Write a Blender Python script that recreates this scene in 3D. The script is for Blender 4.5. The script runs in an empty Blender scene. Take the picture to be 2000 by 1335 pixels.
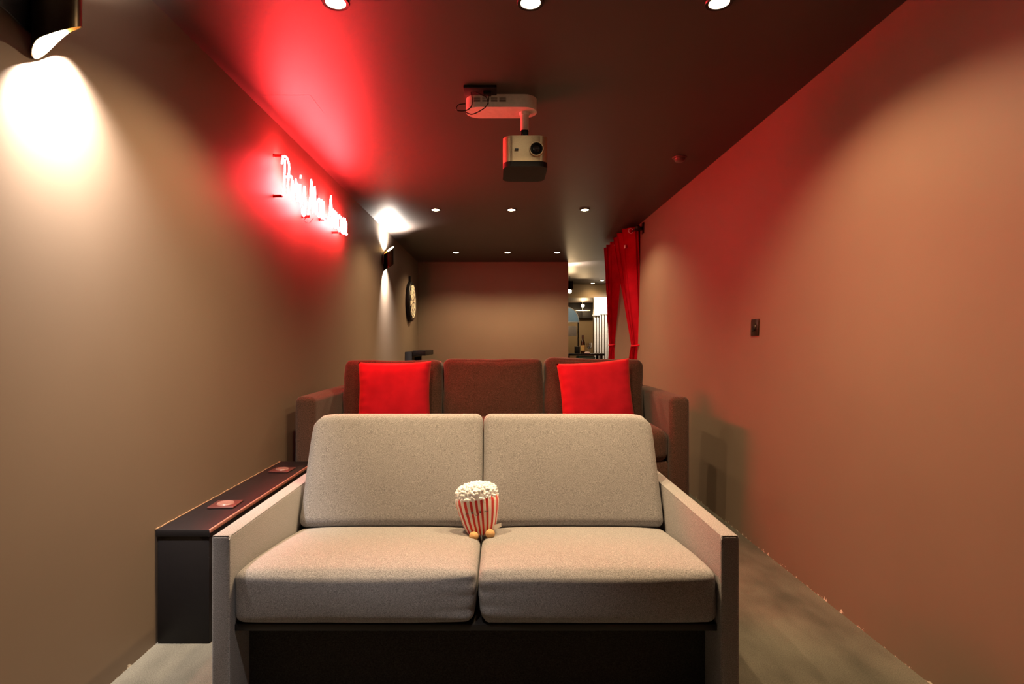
import bpy, bmesh, math, random
from mathutils import Vector, Matrix, noise

C = bpy.context.scene.collection
SC = bpy.context.scene
PI = math.pi
rnd = random.Random(7)

# ------------------------------------------------------------------ camera, world, exposure
EYE = 1.085          # lens height above the carpet
CEIL = 2.30
cam_d = bpy.data.cameras.new('camera')
cam_d.sensor_width = 36.0
cam_d.lens = 20.0
cam_d.shift_x = 0.0125
cam_d.shift_y = 0.0
cam_d.clip_start = 0.05
cam = bpy.data.objects.new('camera', cam_d)
cam.location = (0, 0, EYE)
cam.rotation_euler = (PI / 2, 0, 0)
C.objects.link(cam)
SC.camera = cam

w = bpy.data.worlds.new('world')
w.use_nodes = True
w.node_tree.nodes['Background'].inputs[0].default_value = (0.02, 0.016, 0.014, 1)
w.node_tree.nodes['Background'].inputs[1].default_value = 0.3
SC.world = w
SC.view_settings.view_transform = 'Standard'
SC.view_settings.look = 'None'
SC.view_settings.gamma = 1.0
SC.view_settings.use_curve_mapping = False
SC.view_settings.exposure = 0.0
SC.cycles.use_denoising = True
SC.cycles.max_bounces = 8
SC.cycles.diffuse_bounces = 5
SC.cycles.sample_clamp_indirect = 6.0

WARM = (1.0, 0.68, 0.36)
SOFT = (1.0, 0.88, 0.77)


def light(name, kind, loc, power, color, radius=0.02, aim=None, spot=None, blend=1.0, parent=None):
    d = bpy.data.lights.new(name, kind)
    d.energy = power
    d.color = color
    d.shadow_soft_size = radius
    if kind == 'SPOT':
        d.spot_size = math.radians(spot)
        d.spot_blend = blend
    o = bpy.data.objects.new(name, d)
    C.objects.link(o)
    o.location = loc
    if aim is not None:
        v = Vector(aim) - Vector(loc)
        o.rotation_euler = v.to_track_quat('-Z', 'Y').to_euler()
    if parent:
        o.parent = parent
    return o


# ------------------------------------------------------------------ object helpers
def link(o, parent=None):
    C.objects.link(o)
    if parent:
        o.parent = parent
    return o


def thing(name, label, cat, loc=(0, 0, 0), rz=0.0, group=None):
    o = bpy.data.objects.new(name, None)
    o.empty_display_size = 0.1
    C.objects.link(o)
    o.location = loc
    o.rotation_euler = (0, 0, rz)
    o['label'] = label
    o['category'] = cat
    if group:
        o['group'] = group
    return o


def tag(o, label, cat, group=None, kind=None):
    o['label'] = label
    o['category'] = cat
    if group:
        o['group'] = group
    if kind:
        o['kind'] = kind
    return o


def obj(name, bm, mats, parent=None, smooth=True, loc=None, rot=None, angle=40):
    me = bpy.data.meshes.new(name)
    bmesh.ops.recalc_face_normals(bm, faces=bm.faces)
    bm.to_mesh(me)
    bm.free()
    if not isinstance(mats, (list, tuple)):
        mats = [mats]
    for m in mats:
        me.materials.append(m)
    if smooth:
        for p in me.polygons:
            p.use_smooth = True
        try:
            me.set_sharp_from_angle(angle=math.radians(angle))
        except Exception:
            pass
    o = bpy.data.objects.new(name, me)
    link(o, parent)
    if loc:
        o.location = loc
    if rot:
        o.rotation_euler = rot
    return o


def dup_tree(o, parent=None):
    c = o.copy()
    C.objects.link(c)
    c.parent = parent
    for ch in list(o.children):
        dup_tree(ch, c)
    return c


def box(bm, lo, hi, bevel=0.0, seg=2, mi=0):
    r = bmesh.ops.create_cube(bm, size=1.0)
    vs = r['verts']
    lo, hi = Vector(lo), Vector(hi)
    for v in vs:
        v.co = Vector([(lo[i] + hi[i]) / 2 + v.co[i] * (hi[i] - lo[i]) for i in range(3)])
    fs = set(f for v in vs for f in v.link_faces)
    for f in fs:
        f.material_index = mi
    if bevel > 0:
        es = list(set(e for v in vs for e in v.link_edges))
        bmesh.ops.bevel(bm, geom=es, offset=bevel, segments=seg, profile=0.5, affect='EDGES')
    return bm


def B(lo, hi, bevel=0.0, seg=2):
    return box(bmesh.new(), lo, hi, bevel, seg)


def lathe(bm, prof, center=(0, 0, 0), seg=24, axis='Z', mi=0):
    rings = []
    cx, cy, cz = center
    for (r, h) in prof:
        ring = []
        for k in range(seg):
            a = 2 * PI * k / seg
            p = (r * math.cos(a), r * math.sin(a), h)
            if axis == 'Y':
                p = (p[0], p[2], p[1])
            elif axis == 'X':
                p = (p[2], p[0], p[1])
            ring.append(bm.verts.new((cx + p[0], cy + p[1], cz + p[2])))
        rings.append(ring)
    for a, b in zip(rings[:-1], rings[1:]):
        for k in range(seg):
            f = bm.faces.new((a[k], a[(k + 1) % seg], b[(k + 1) % seg], b[k]))
            f.material_index = mi
    for ring in (rings[0], rings[-1]):
        try:
            f = bm.faces.new(ring)
            f.material_index = mi
        except ValueError:
            pass
    return bm


def tube(bm, pts, r, seg=8, mi=0, caps=True):
    pts = [Vector(p) for p in pts]
    rings = []
    up = Vector((0, 0, 1))
    for i, p in enumerate(pts):
        t = (pts[min(i + 1, len(pts) - 1)] - pts[max(i - 1, 0)]).normalized()
        ref = up if abs(t.dot(up)) < 0.95 else Vector((1, 0, 0))
        if rings:
            ref = lastn
        n = (ref - t * ref.dot(t))
        if n.length < 1e-5:
            n = t.orthogonal()
        n.normalize()
        lastn = n
        b = t.cross(n)
        rr = r[i] if isinstance(r, (list, tuple)) else r
        rings.append([bm.verts.new(p + (n * math.cos(2 * PI * k / seg) + b * math.sin(2 * PI * k / seg)) * rr) for k in range(seg)])
    for a, b in zip(rings[:-1], rings[1:]):
        for k in range(seg):
            f = bm.faces.new((a[k], a[(k + 1) % seg], b[(k + 1) % seg], b[k]))
            f.material_index = mi
    if caps:
        for ring in (rings[0], rings[-1]):
            f = bm.faces.new(ring)
            f.material_index = mi
    return bm


def spline(pts, n=8):
    """Catmull-Rom through the points."""
    P = [Vector(p) for p in pts]
    out = []
    for i in range(len(P) - 1):
        p0, p1, p2, p3 = P[max(i - 1, 0)], P[i], P[i + 1], P[min(i + 2, len(P) - 1)]
        for k in range(n):
            t = k / n
            out.append(0.5 * ((2 * p1) + (p2 - p0) * t + (2 * p0 - 5 * p1 + 4 * p2 - p3) * t * t + (3 * p1 - p0 - 3 * p2 + p3) * t ** 3))
    out.append(P[-1])
    return out


def prism(bm, outline, lo, hi, axis='X', mi=0, bevel=0.0):
    """outline of 2D points extruded between lo and hi along an axis."""
    def mk(u, v, h):
        return {'X': (h, u, v), 'Y': (u, h, v), 'Z': (u, v, h)}[axis]
    a = [bm.verts.new(mk(u, v, lo)) for u, v in outline]
    b = [bm.verts.new(mk(u, v, hi)) for u, v in outline]
    n = len(a)
    fs = [bm.faces.new(a), bm.faces.new(list(reversed(b)))]
    for k in range(n):
        fs.append(bm.faces.new((a[k], b[k], b[(k + 1) % n], a[(k + 1) % n])))
    for f in fs:
        f.material_index = mi
    if bevel > 0:
        es = list(set(e for f in fs[:2] for e in f.edges))
        bmesh.ops.bevel(bm, geom=es, offset=bevel, segments=2, profile=0.5, affect='EDGES')
    return bm


def rrect(w_, h_, r, n=6, cx=0.0, cy=0.0):
    out = []
    for (sx, sy, a0) in ((1, 1, 0), (-1, 1, PI / 2), (-1, -1, PI), (1, -1, 1.5 * PI)):
        for k in range(n + 1):
            a = a0 + (PI / 2) * k / n
            out.append((cx + sx * (w_ / 2 - r) + r * math.cos(a), cy + sy * (h_ / 2 - r) + r * math.sin(a)))
    return out


def cushion(size, r, puff=(0, 0, 0), n=(28, 20, 10), wrinkle=0.0, seed=0.0, fn=None):
    """Upholstered block: rounded edges, domed faces and faint creases near the edges. Centered on origin."""
    bm = bmesh.new()
    bmesh.ops.create_cube(bm, size=2.0)
    # grid-subdivide by building six faces
    bm.free()
    bm = bmesh.new()
    sx, sy, sz = [s / 2 for s in size]
    vmap = {}

    def vert(i, j, k):
        key = (i, j, k)
        if key in vmap:
            return vmap[key]
        u, v, t = 2 * i / n[0] - 1, 2 * j / n[1] - 1, 2 * k / n[2] - 1
        # concentrate rows near the edges so that the rounding is smooth
        q = lambda s: math.copysign(abs(s) ** 0.75, s) if s else 0.0
        u, v, t = q(u), q(v), q(t)
        p = Vector((u * sx, v * sy, t * sz))
        inner = Vector((max(-sx + r, min(sx - r, p.x)), max(-sy + r, min(sy - r, p.y)), max(-sz + r, min(sz - r, p.z))))
        d = p - inner
        if d.length > 1e-9:
            m = max(abs(d.x), abs(d.y), abs(d.z))
            p = inner + d.normalized() * m
        fx = (1 - v * v) * (1 - t * t)
        fy = (1 - u * u) * (1 - t * t)
        fz = (1 - u ** 4) * (1 - v ** 4)
        p.x += puff[0] * fx * u
        p.y += puff[1] * fy * v
        p.z += puff[2] * fz * t
        if wrinkle:
            e = max(abs(u), abs(v)) ** 3
            nz = noise.noise(Vector((p.x * 9 + seed, p.y * 9, p.z * 9)))
            nz2 = noise.noise(Vector((p.x * 30 + seed, p.y * 12, p.z * 12 + seed)))
            p += p.normalized() * (wrinkle * (0.5 * nz + 0.8 * e * nz2))
        if fn:
            p = fn(p, u, v, t)
        vmap[key] = bm.verts.new(p)
        return vmap[key]
    N = n
    for (a, b, c) in ((0, 1, 2), (0, 2, 1), (1, 2, 0)):
        for side in (0, N[c]):
            for i in range(N[a]):
                for j in range(N[b]):
                    ids = []
                    for (di, dj) in ((0, 0), (1, 0), (1, 1), (0, 1)):
                        idx = [0, 0, 0]
                        idx[a], idx[b], idx[c] = i + di, j + dj, side
                        ids.append(vert(*idx))
                    bm.faces.new(ids)
    return bm


# ------------------------------------------------------------------ materials
def new_mat(name):
    m = bpy.data.materials.new(name)
    m.use_nodes = True
    nt = m.node_tree
    return m, nt, nt.nodes['Principled BSDF']


def nd(nt, typ, **kw):
    n = nt.nodes.new(typ)
    for k, v in kw.items():
        setattr(n, k, v)
    return n


def coords(nt):
    return nd(nt, 'ShaderNodeTexCoord').outputs['Object']


def add_noise(nt, scale, detail=4, rough=0.6, vec=None, stretch=None):
    n = nd(nt, 'ShaderNodeTexNoise')
    n.inputs['Scale'].default_value = scale
    n.inputs['Detail'].default_value = detail
    n.inputs['Roughness'].default_value = rough
    v = vec or coords(nt)
    if stretch:
        mp = nd(nt, 'ShaderNodeMapping')
        mp.inputs['Scale'].default_value = stretch
        nt.links.new(v, mp.inputs[0])
        v = mp.outputs[0]
    nt.links.new(v, n.inputs['Vector'])
    return n.outputs['Fac']


def ramp(nt, fac, stops):
    r = nd(nt, 'ShaderNodeValToRGB')
    els = r.color_ramp.elements
    while len(els) < len(stops):
        els.new(0.5)
    for e, (p, c) in zip(els, stops):
        e.position = p
        e.color = (*c, 1) if len(c) == 3 else c
    nt.links.new(fac, r.inputs[0])
    return r.outputs[0]


def bump(nt, bsdf, fac, strength, dist=0.002):
    b = nd(nt, 'ShaderNodeBump')
    b.inputs['Strength'].default_value = strength
    b.inputs['Distance'].default_value = dist
    nt.links.new(fac, b.inputs['Height'])
    nt.links.new(b.outputs[0], bsdf.inputs['Normal'])


def sc3(c, k):
    return tuple(x * k for x in c)


def plain(name, color, rough=0.5, metal=0.0, nscale=40, var=0.08, bump_s=0.05, spec=0.5, coat=0.0):
    m, nt, b = new_mat(name)
    f = add_noise(nt, nscale, 3)
    col = ramp(nt, f, [(0.3, sc3(color, 1 - var)), (0.7, sc3(color, 1 + var))])
    nt.links.new(col, b.inputs['Base Color'])
    b.inputs['Roughness'].default_value = rough
    b.inputs['Metallic'].default_value = metal
    b.inputs['Specular IOR Level'].default_value = spec
    b.inputs['Coat Weight'].default_value = coat
    if bump_s:
        bump(nt, b, f, bump_s)
    return m


def emissive(name, color, strength):
    m, nt, b = new_mat(name)
    b.inputs['Base Color'].default_value = (0.8, 0.8, 0.8, 1)
    b.inputs['Emission Color'].default_value = (*color, 1)
    b.inputs['Emission Strength'].default_value = strength
    return m


def fabric(name, dark, light_, scale=420, rough=0.95, bump_s=0.35, sheen=0.15):
    m, nt, b = new_mat(name)
    co = coords(nt)
    f1 = add_noise(nt, scale, 3, 0.7, co, (0.55, 0.55, 1.0))
    f2 = add_noise(nt, scale * 0.6, 3, 0.7, co)
    mx = nd(nt, 'ShaderNodeMath', operation='MULTIPLY')
    nt.links.new(f1, mx.inputs[0])
    nt.links.new(f2, mx.inputs[1])
    c = ramp(nt, mx.outputs[0], [(0.14, dark), (0.36, light_)])
    nt.links.new(c, b.inputs['Base Color'])
    b.inputs['Roughness'].default_value = rough
    b.inputs['Specular IOR Level'].default_value = 0.15
    b.inputs['Sheen Weight'].default_value = sheen
    bump(nt, b, mx.outputs[0], bump_s, 0.0015)
    return m


def velvet(name, color, sheen=0.6):
    m, nt, b = new_mat(name)
    f = add_noise(nt, 11, 3, 0.5)
    c = ramp(nt, f, [(0.3, sc3(color, 0.86)), (0.7, sc3(color, 1.12))])
    nt.links.new(c, b.inputs['Base Color'])
    b.inputs['Roughness'].default_value = 0.85
    b.inputs['Specular IOR Level'].default_value = 0.1
    b.inputs['Sheen Weight'].default_value = sheen
    b.inputs['Sheen Tint'].default_value = (1, 0.25, 0.2, 1)
    f2 = add_noise(nt, 300, 2)
    bump(nt, b, f2, 0.15, 0.001)
    return m


def wall_paint(name, color, chips=False, rough=0.55, spec=0.35, chip_top=0.035):
    m, nt, b = new_mat(name)
    co = coords(nt)
    f = add_noise(nt, 2.2, 3, 0.5, co)
    base = ramp(nt, f, [(0.3, sc3(color, 0.97)), (0.7, sc3(color, 1.03))])
    # a few small scuffs
    s = add_noise(nt, 14, 2, 0.5, co, (1.0, 1.0, 0.35))
    sm = nd(nt, 'ShaderNodeMath', operation='GREATER_THAN')
    nt.links.new(s, sm.inputs[0])
    sm.inputs[1].default_value = 0.80
    mix = nd(nt, 'ShaderNodeMix', data_type='RGBA')
    nt.links.new(sm.outputs[0], mix.inputs['Factor'])
    nt.links.new(base, mix.inputs['A'])
    mix.inputs['B'].default_value = (*sc3(color, 1.12), 1)
    out = mix.outputs['Result']
    if chips:
        geo = nd(nt, 'ShaderNodeNewGeometry')
        sep = nd(nt, 'ShaderNodeSeparateXYZ')
        nt.links.new(geo.outputs['Position'], sep.inputs[0])
        n1 = add_noise(nt, 24, 4, 0.7, geo.outputs['Position'], (1, 1, 0.8))
        # threshold rises with height so chips hug the floor line
        mr = nd(nt, 'ShaderNodeMapRange')
        mr.inputs['From Min'].default_value = 0.0
        mr.inputs['From Max'].default_value = chip_top
        mr.inputs['To Min'].default_value = 0.55
        mr.inputs['To Max'].default_value = 0.80
        nt.links.new(sep.outputs['Z'], mr.inputs['Value'])
        gt = nd(nt, 'ShaderNodeMath', operation='GREATER_THAN')
        nt.links.new(n1, gt.inputs[0])
        nt.links.new(mr.outputs[0], gt.inputs[1])
        mix2 = nd(nt, 'ShaderNodeMix', data_type='RGBA')
        nt.links.new(gt.outputs[0], mix2.inputs['Factor'])
        nt.links.new(out, mix2.inputs['A'])
        mix2.inputs['B'].default_value = (0.72, 0.66, 0.58, 1)
        out = mix2.outputs['Result']
    nt.links.new(out, b.inputs['Base Color'])
    b.inputs['Roughness'].default_value = rough
    b.inputs['Specular IOR Level'].default_value = spec
    bf = add_noise(nt, 120, 3, 0.5, co)
    bump(nt, b, bf, 0.06, 0.001)
    return m


def carpet_mat():
    m, nt, b = new_mat('carpet_pile')
    co = coords(nt)
    big = add_noise(nt, 3.4, 3, 0.6, co, (1, 0.45, 1))
    fine = add_noise(nt, 260, 3, 0.7, co)
    c1 = ramp(nt, big, [(0.36, (0.085, 0.082, 0.070)), (0.62, (0.165, 0.156, 0.132))])
    c2 = ramp(nt, fine, [(0.3, (0.62, 0.62, 0.62)), (0.7, (1.2, 1.2, 1.2))])
    mix = nd(nt, 'ShaderNodeMix', data_type='RGBA', blend_type='MULTIPLY')
    mix.inputs['Factor'].default_value = 1.0
    nt.links.new(c1, mix.inputs['A'])
    nt.links.new(c2, mix.inputs['B'])
    nt.links.new(mix.outputs['Result'], b.inputs['Base Color'])
    b.inputs['Roughness'].default_value = 1.0
    b.inputs['Specular IOR Level'].default_value = 0.05
    bump(nt, b, fine, 0.6, 0.004)
    return m


TAUPE = (0.175, 0.131, 0.098)
M = {}
M['wall'] = wall_paint('taupe_wall_paint', TAUPE)
M['wall_chipped'] = wall_paint('taupe_wall_paint_chipped_at_floor', TAUPE, chips=True)
M['ceiling'] = wall_paint('dark_ceiling_paint', (0.042, 0.031, 0.026), rough=0.5, spec=0.6)
M['carpet'] = carpet_mat()
M['grey_fabric'] = fabric('grey_melange_fabric', (0.13, 0.130, 0.138), (0.42, 0.410, 0.43), scale=700)
M['brown_fabric'] = fabric('brown_woven_fabric', (0.026, 0.014, 0.010), (0.105, 0.052, 0.038), scale=360)
M['black_frame'] = plain('black_stained_frame', (0.012, 0.010, 0.010), rough=0.5)
M['dark_fabric'] = fabric('lining_and_shaded_panel_fabric', (0.022, 0.019, 0.018), (0.065, 0.058, 0.055), scale=420)
M['red_pillow'] = velvet('red_velvet', (0.45, 0.009, 0.022), 0.2)
M['red_curtain'] = velvet('red_curtain_cloth', (0.44, 0.004, 0.018), 0.1)
M['black_metal'] = plain('black_metal', (0.012, 0.011, 0.011), rough=0.35, metal=0.6)
M['dark_bronze'] = plain('dark_bronze_metal', (0.055, 0.040, 0.025), rough=0.32, metal=1.0)
M['gold_inside'] = plain('brushed_gold', (0.75, 0.50, 0.20), rough=0.35, metal=0.9)
M['bronze'] = plain('bronze_plate', (0.045, 0.03, 0.02), rough=0.35, metal=0.8)
M['white_plastic'] = plain('white_plastic', (0.72, 0.68, 0.62), rough=0.4, bump_s=0)
M['pewter'] = plain('champagne_metal', (0.62, 0.50, 0.33), rough=0.38, metal=0.75, nscale=200)
M['glass_dark'] = plain('dark_lens_glass', (0.02, 0.02, 0.025), rough=0.06, bump_s=0, coat=1.0)
M['black_paint'] = plain('black_gloss_paint', (0.005, 0.004, 0.005), rough=0.55, nscale=30, bump_s=0.25, spec=0.3)
M['red_brown_edge'] = plain('neon_lit_edge', (0.30, 0.12, 0.09), rough=0.5, nscale=90, var=0.35)  # red light of the neon sign put into the colour of the ledge lip
M['maroon'] = plain('maroon_leather', (0.075, 0.018, 0.016), rough=0.45, nscale=120)
M['cream_button'] = plain('cream_button', (0.22, 0.11, 0.095), rough=0.3)
M['lamp_glow'] = emissive('downlight_glow', (1.0, 0.78, 0.5), 60)
M['bulb_glow'] = emissive('warm_bulb_glow', (1.0, 0.72, 0.4), 30)
M['bar_wall'] = wall_paint('ochre_wall_paint', (0.30, 0.22, 0.13))
M['white_slats'] = plain('white_slats', (0.8, 0.76, 0.68), rough=0.5, bump_s=0)
M['popcorn'] = plain('cream_plush_pile', (0.88, 0.91, 0.97), rough=1.0, nscale=200, bump_s=0.8)
M['tan_plush'] = plain('tan_plush', (0.55, 0.33, 0.15), rough=1.0, nscale=200, bump_s=0.5)
M['thread'] = plain('black_thread', (0.01, 0.008, 0.008), rough=0.6)
M['cloth_tag'] = plain('white_cloth_tag', (0.8, 0.78, 0.74), rough=0.8)
M['teal'] = plain('teal_paint', (0.08, 0.42, 0.38), rough=0.5)
M['bottle_glass'] = plain('dark_bottle_glass', (0.05, 0.018, 0.008), rough=0.12, bump_s=0, coat=0.5)
M['label_paper'] = plain('cream_paper_label', (0.75, 0.55, 0.20), rough=0.7)
M['blue'] = plain('blue_shell', (0.22, 0.42, 0.72), rough=0.35, bump_s=0)
M['pale_metal'] = plain('pale_metal', (0.7, 0.72, 0.75), rough=0.3, metal=0.5)


def clear_glass():
    m, nt, b = new_mat('clear_glass')
    b.inputs['Base Color'].default_value = (0.95, 0.95, 0.95, 1)
    b.inputs['Transmission Weight'].default_value = 1.0
    b.inputs['Roughness'].default_value = 0.02
    b.inputs['IOR'].default_value = 1.45
    return m


M['clear'] = clear_glass()

# ------------------------------------------------------------------ room shell
LX = -1.235
BACK = 8.65
NEAR = -2.6


def rx(z):           # the right wall leans out slightly towards the ceiling
    return 1.368 + 0.0356 * z


def struct(name, bm, m, parent=None, smooth=False):
    o = obj(name, bm, m, parent, smooth=smooth)
    if parent is None:
        o['kind'] = 'structure'
    return o


struct('floor', B((-1.5, NEAR - 0.2, -0.12), (4.0, 14.4, 0.0)), M['carpet'])
struct('ceiling', B((-1.5, NEAR - 0.2, CEIL), (4.0, 14.4, CEIL + 0.12)), M['ceiling'])
struct('wall_left', B((LX - 0.15, NEAR - 0.15, 0), (LX, 14.3, CEIL)), M['wall_chipped'])
bm = bmesh.new()
prism(bm, [(rx(0), 0), (rx(CEIL), CEIL), (rx(CEIL) + 0.2, CEIL), (rx(CEIL) + 0.2, 0)], NEAR - 0.15, 7.18, axis='Y')
struct('wall_right', bm, M['wall_chipped'])
struct('wall_rear', B((LX, NEAR - 0.15, 0), (rx(CEIL), NEAR, CEIL)), M['ceiling'])
struct('wall_back', B((LX, BACK, 0), (1.05, BACK + 0.14, CEIL)), M['wall'])
struct('wall_far_side', B((1.66, 7.04, 0), (3.2, 7.18, CEIL)), M['wall'])
struct('wall_far_right', B((3.05, 7.18, 0), (3.2, 14.3, CEIL)), M['bar_wall'])
# far wall with a lowered doorway into an alcove: the beam over it, the return and the alcove behind
struct('trim_1', B((LX, 12.0, 2.02), (3.05, 12.15, CEIL)), M['bar_wall'])
struct('wall_far_alcove', B((LX, 14.1, 0), (3.05, 14.25, CEIL)), M['bar_wall'])
struct('trim_2', B((LX, 12.15, 2.02), (3.05, 14.1, 2.10)), M['ceiling'])
struct('wall_far_front', B((2.0, 12.02, 0), (3.05, 12.14, 2.02)), M['bar_wall'])
# slightly proud hatch in the ceiling beside the sign
struct('trim_3', B((-1.17, 2.80, CEIL - 0.0012), (-0.93, 3.02, CEIL + 0.01)), M['ceiling'])

# ------------------------------------------------------------------ downlights
LAMP_P = 110.0


def make_downlight():
    t = thing('downlight', 'small round recessed downlight', 'ceiling light', (0, 0, CEIL))
    bm = bmesh.new()
    lathe(bm, [(0.036, -0.001), (0.036, -0.004), (0.047, -0.005), (0.050, 0.0)], seg=28)
    obj('bezel', bm, M['black_metal'], t)
    bm = bmesh.new()
    lathe(bm, [(0.001, -0.006), (0.024, -0.0055), (0.0345, -0.003), (0.0345, 0.0)], seg=24)
    obj('lamp_face', bm, M['lamp_glow'], t)
    return t


rows = [(2.036, 'nearest row above the projector', ('left', 'middle', 'right')),
        (5.23, 'middle row of three, beyond the projector', ('left', 'middle', 'right')),
        (7.71, 'farthest row, just before the brown end wall', ('left', 'middle', 'right'))]
proto = make_downlight()
first = True
for (y, txt, names) in rows:
    for x, nm in zip((-0.585, 0.112, 0.787), names):
        t = proto if first else dup_tree(proto)
        first = False
        t.location = (x, y, CEIL)
        t['label'] = 'glowing round ceiling downlight, %s one of the %s' % (nm, txt)
        t['group'] = 'recessed downlights in the dark ceiling'
        light('downlight_beam', 'SPOT', (x, y, CEIL - 0.012), LAMP_P * (1.0 if y < 3 else 0.85), WARM, 0.028, aim=(x, y, 0), spot=136, blend=0.55)
        light('downlight_beam', 'SPOT', (x, y, CEIL - 0.012), LAMP_P * 0.3, WARM, 0.028, aim=(x, y, 0), spot=80, blend=1.0)
# one more downlight, out of view overhead between the camera and the front sofa
for x in (-0.30,):
    light('downlight_beam', 'SPOT', (x, 0.745, CEIL - 0.012), LAMP_P * 1.1, SOFT, 0.028, aim=(x, 0.745, 0), spot=62, blend=0.7)

# ------------------------------------------------------------------ wall sconces
SC_P = 150.0


def make_sconce():
    """Slant-cut metal tube beside a curved wing, open above and below. Origin on the wall, +X into the room."""
    t = thing('wall_sconce', 'sconce', 'wall light')
    r, th = 0.054, 0.0025
    cx, cz = 0.056, 0.0
    bm = bmesh.new()
    seg = 40
    def rim(a, base):
        u, v = math.cos(a), math.sin(a)       # u out of the wall, v away from the camera
        if base < 0:
            return base + 0.020 * u + 0.035 * v - 0.045 * max(0.0, -u) ** 2
        return base + 0.038 * u + 0.028 * v
    rings = []
    for rr in (r, r - th):
        lo, hi = [], []
        for k in range(seg):
            a = 2 * PI * k / seg
            x, y = cx + rr * math.cos(a), rr * math.sin(a)
            lo.append(bm.verts.new((x, y, rim(a, -0.080))))
            hi.append(bm.verts.new((x, y, rim(a, 0.080))))
        rings.append((lo, hi))
    (lo0, hi0), (lo1, hi1) = rings
    for k in range(seg):
        q = (k + 1) % seg
        for vs, mi in (((lo0[k], lo0[q], hi0[q], hi0[k]), 0), ((lo1[k], hi1[k], hi1[q], lo1[q]), 1),
                       ((lo0[k], lo1[k], lo1[q], lo0[q]), 0), ((hi0[k], hi0[q], hi1[q], hi1[k]), 0)):
            f = bm.faces.new(vs)
            f.material_index = mi
    obj('shade', bm, [M['dark_bronze'], M['gold_inside']], t)
    # curved wing towards the camera, its foot flat on the wall
    bm = bmesh.new()
    out = []
    for k in range(9):
        s = k / 8
        out.append((0.004 + 0.030 * math.sin(s * PI * 0.5) ** 1.5, -0.020 - 0.150 * s))
    inn = [(x - 0.004, y) for x, y in reversed(out)]
    prism(bm, out + inn, -0.088, 0.045, axis='Z')
    obj('wing', bm, M['black_metal'], t)
    bm = B((0.0, -0.03, -0.05), (0.004, 0.03, 0.05), 0.001)
    obj('wall_plate', bm, M['black_metal'], t)
    bm = bmesh.new()
    lathe(bm, [(0.001, -0.022), (0.022, -0.022), (0.024, -0.018), (0.024, 0.056), (0.022, 0.060), (0.001, 0.060)], (cx, 0, 0), 20)
    obj('lamp_holder', bm, M['black_metal'], t)
    bm = bmesh.new()
    lathe(bm, [(0.001, -0.025), (0.018, -0.0245), (0.019, -0.0222), (0.001, -0.0221)], (cx, 0, 0), 20)
    obj('bulb', bm, M['bulb_glow'], t)
    bm = bmesh.new()
    lathe(bm, [(0.001, 0.0601), (0.019, 0.0602), (0.018, 0.0635), (0.001, 0.064)], (cx, 0, 0), 20)
    obj('bulb', bm, M['bulb_glow'], t)
    return t


def sconce_lights(base, rz=0.0, p=SC_P):
    m = Matrix.Rotation(rz, 3, 'Z')
    for dz, k in ((-0.030, 3.0), (0.074, 1.5)):
        loc = Vector(base) + m @ Vector((0.056, 0, dz))
        light('sconce_lamp', 'SPOT', loc, p * k, SOFT, 0.016, aim=loc + (m @ Vector((-0.50, 0.30, -1)) if dz < 0 else Vector((0, 0, 1))), spot=104 if dz < 0 else 164, blend=1.0 if dz < 0 else 0.8)


sc1 = make_sconce()
sc1.location = (LX, 1.517, 1.985)
sc1['label'] = 'black curled metal sconce at top left, nearest the camera'
sc1['group'] = 'curled wall sconces'
sconce_lights(sc1.location)
sc2 = dup_tree(sc1)
sc2.location = (LX, 6.08, 1.985)
sc2['label'] = 'black curled metal sconce far along the left wall, before the dartboard'
sconce_lights(sc2.location)
sc3o = dup_tree(sc1)
sc3o.location = (0.975, BACK + 0.14, 1.985)
sc3o.rotation_euler = (0, 0, PI / 2)
sc3o['label'] = 'black curled metal sconce on the far face of the brown end wall'
sconce_lights(sc3o.location, PI / 2)

# ------------------------------------------------------------------ neon sign
neon_mat = emissive('red_neon_tube', (1.0, 0.034, 0.038), 450)
M['neon_housing'] = plain('neon_lit_standoff', (0.35, 0.01, 0.01), rough=0.3, bump_s=0)  # sign standoffs, the red neon light on them is put into their colour
sign = thing('neon_sign', 'glowing red neon script sign reading Paris Mon Amour on the left wall', 'neon sign', (LX, 3.10, 1.905))
SX = 0.052           # tube distance from the wall
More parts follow.
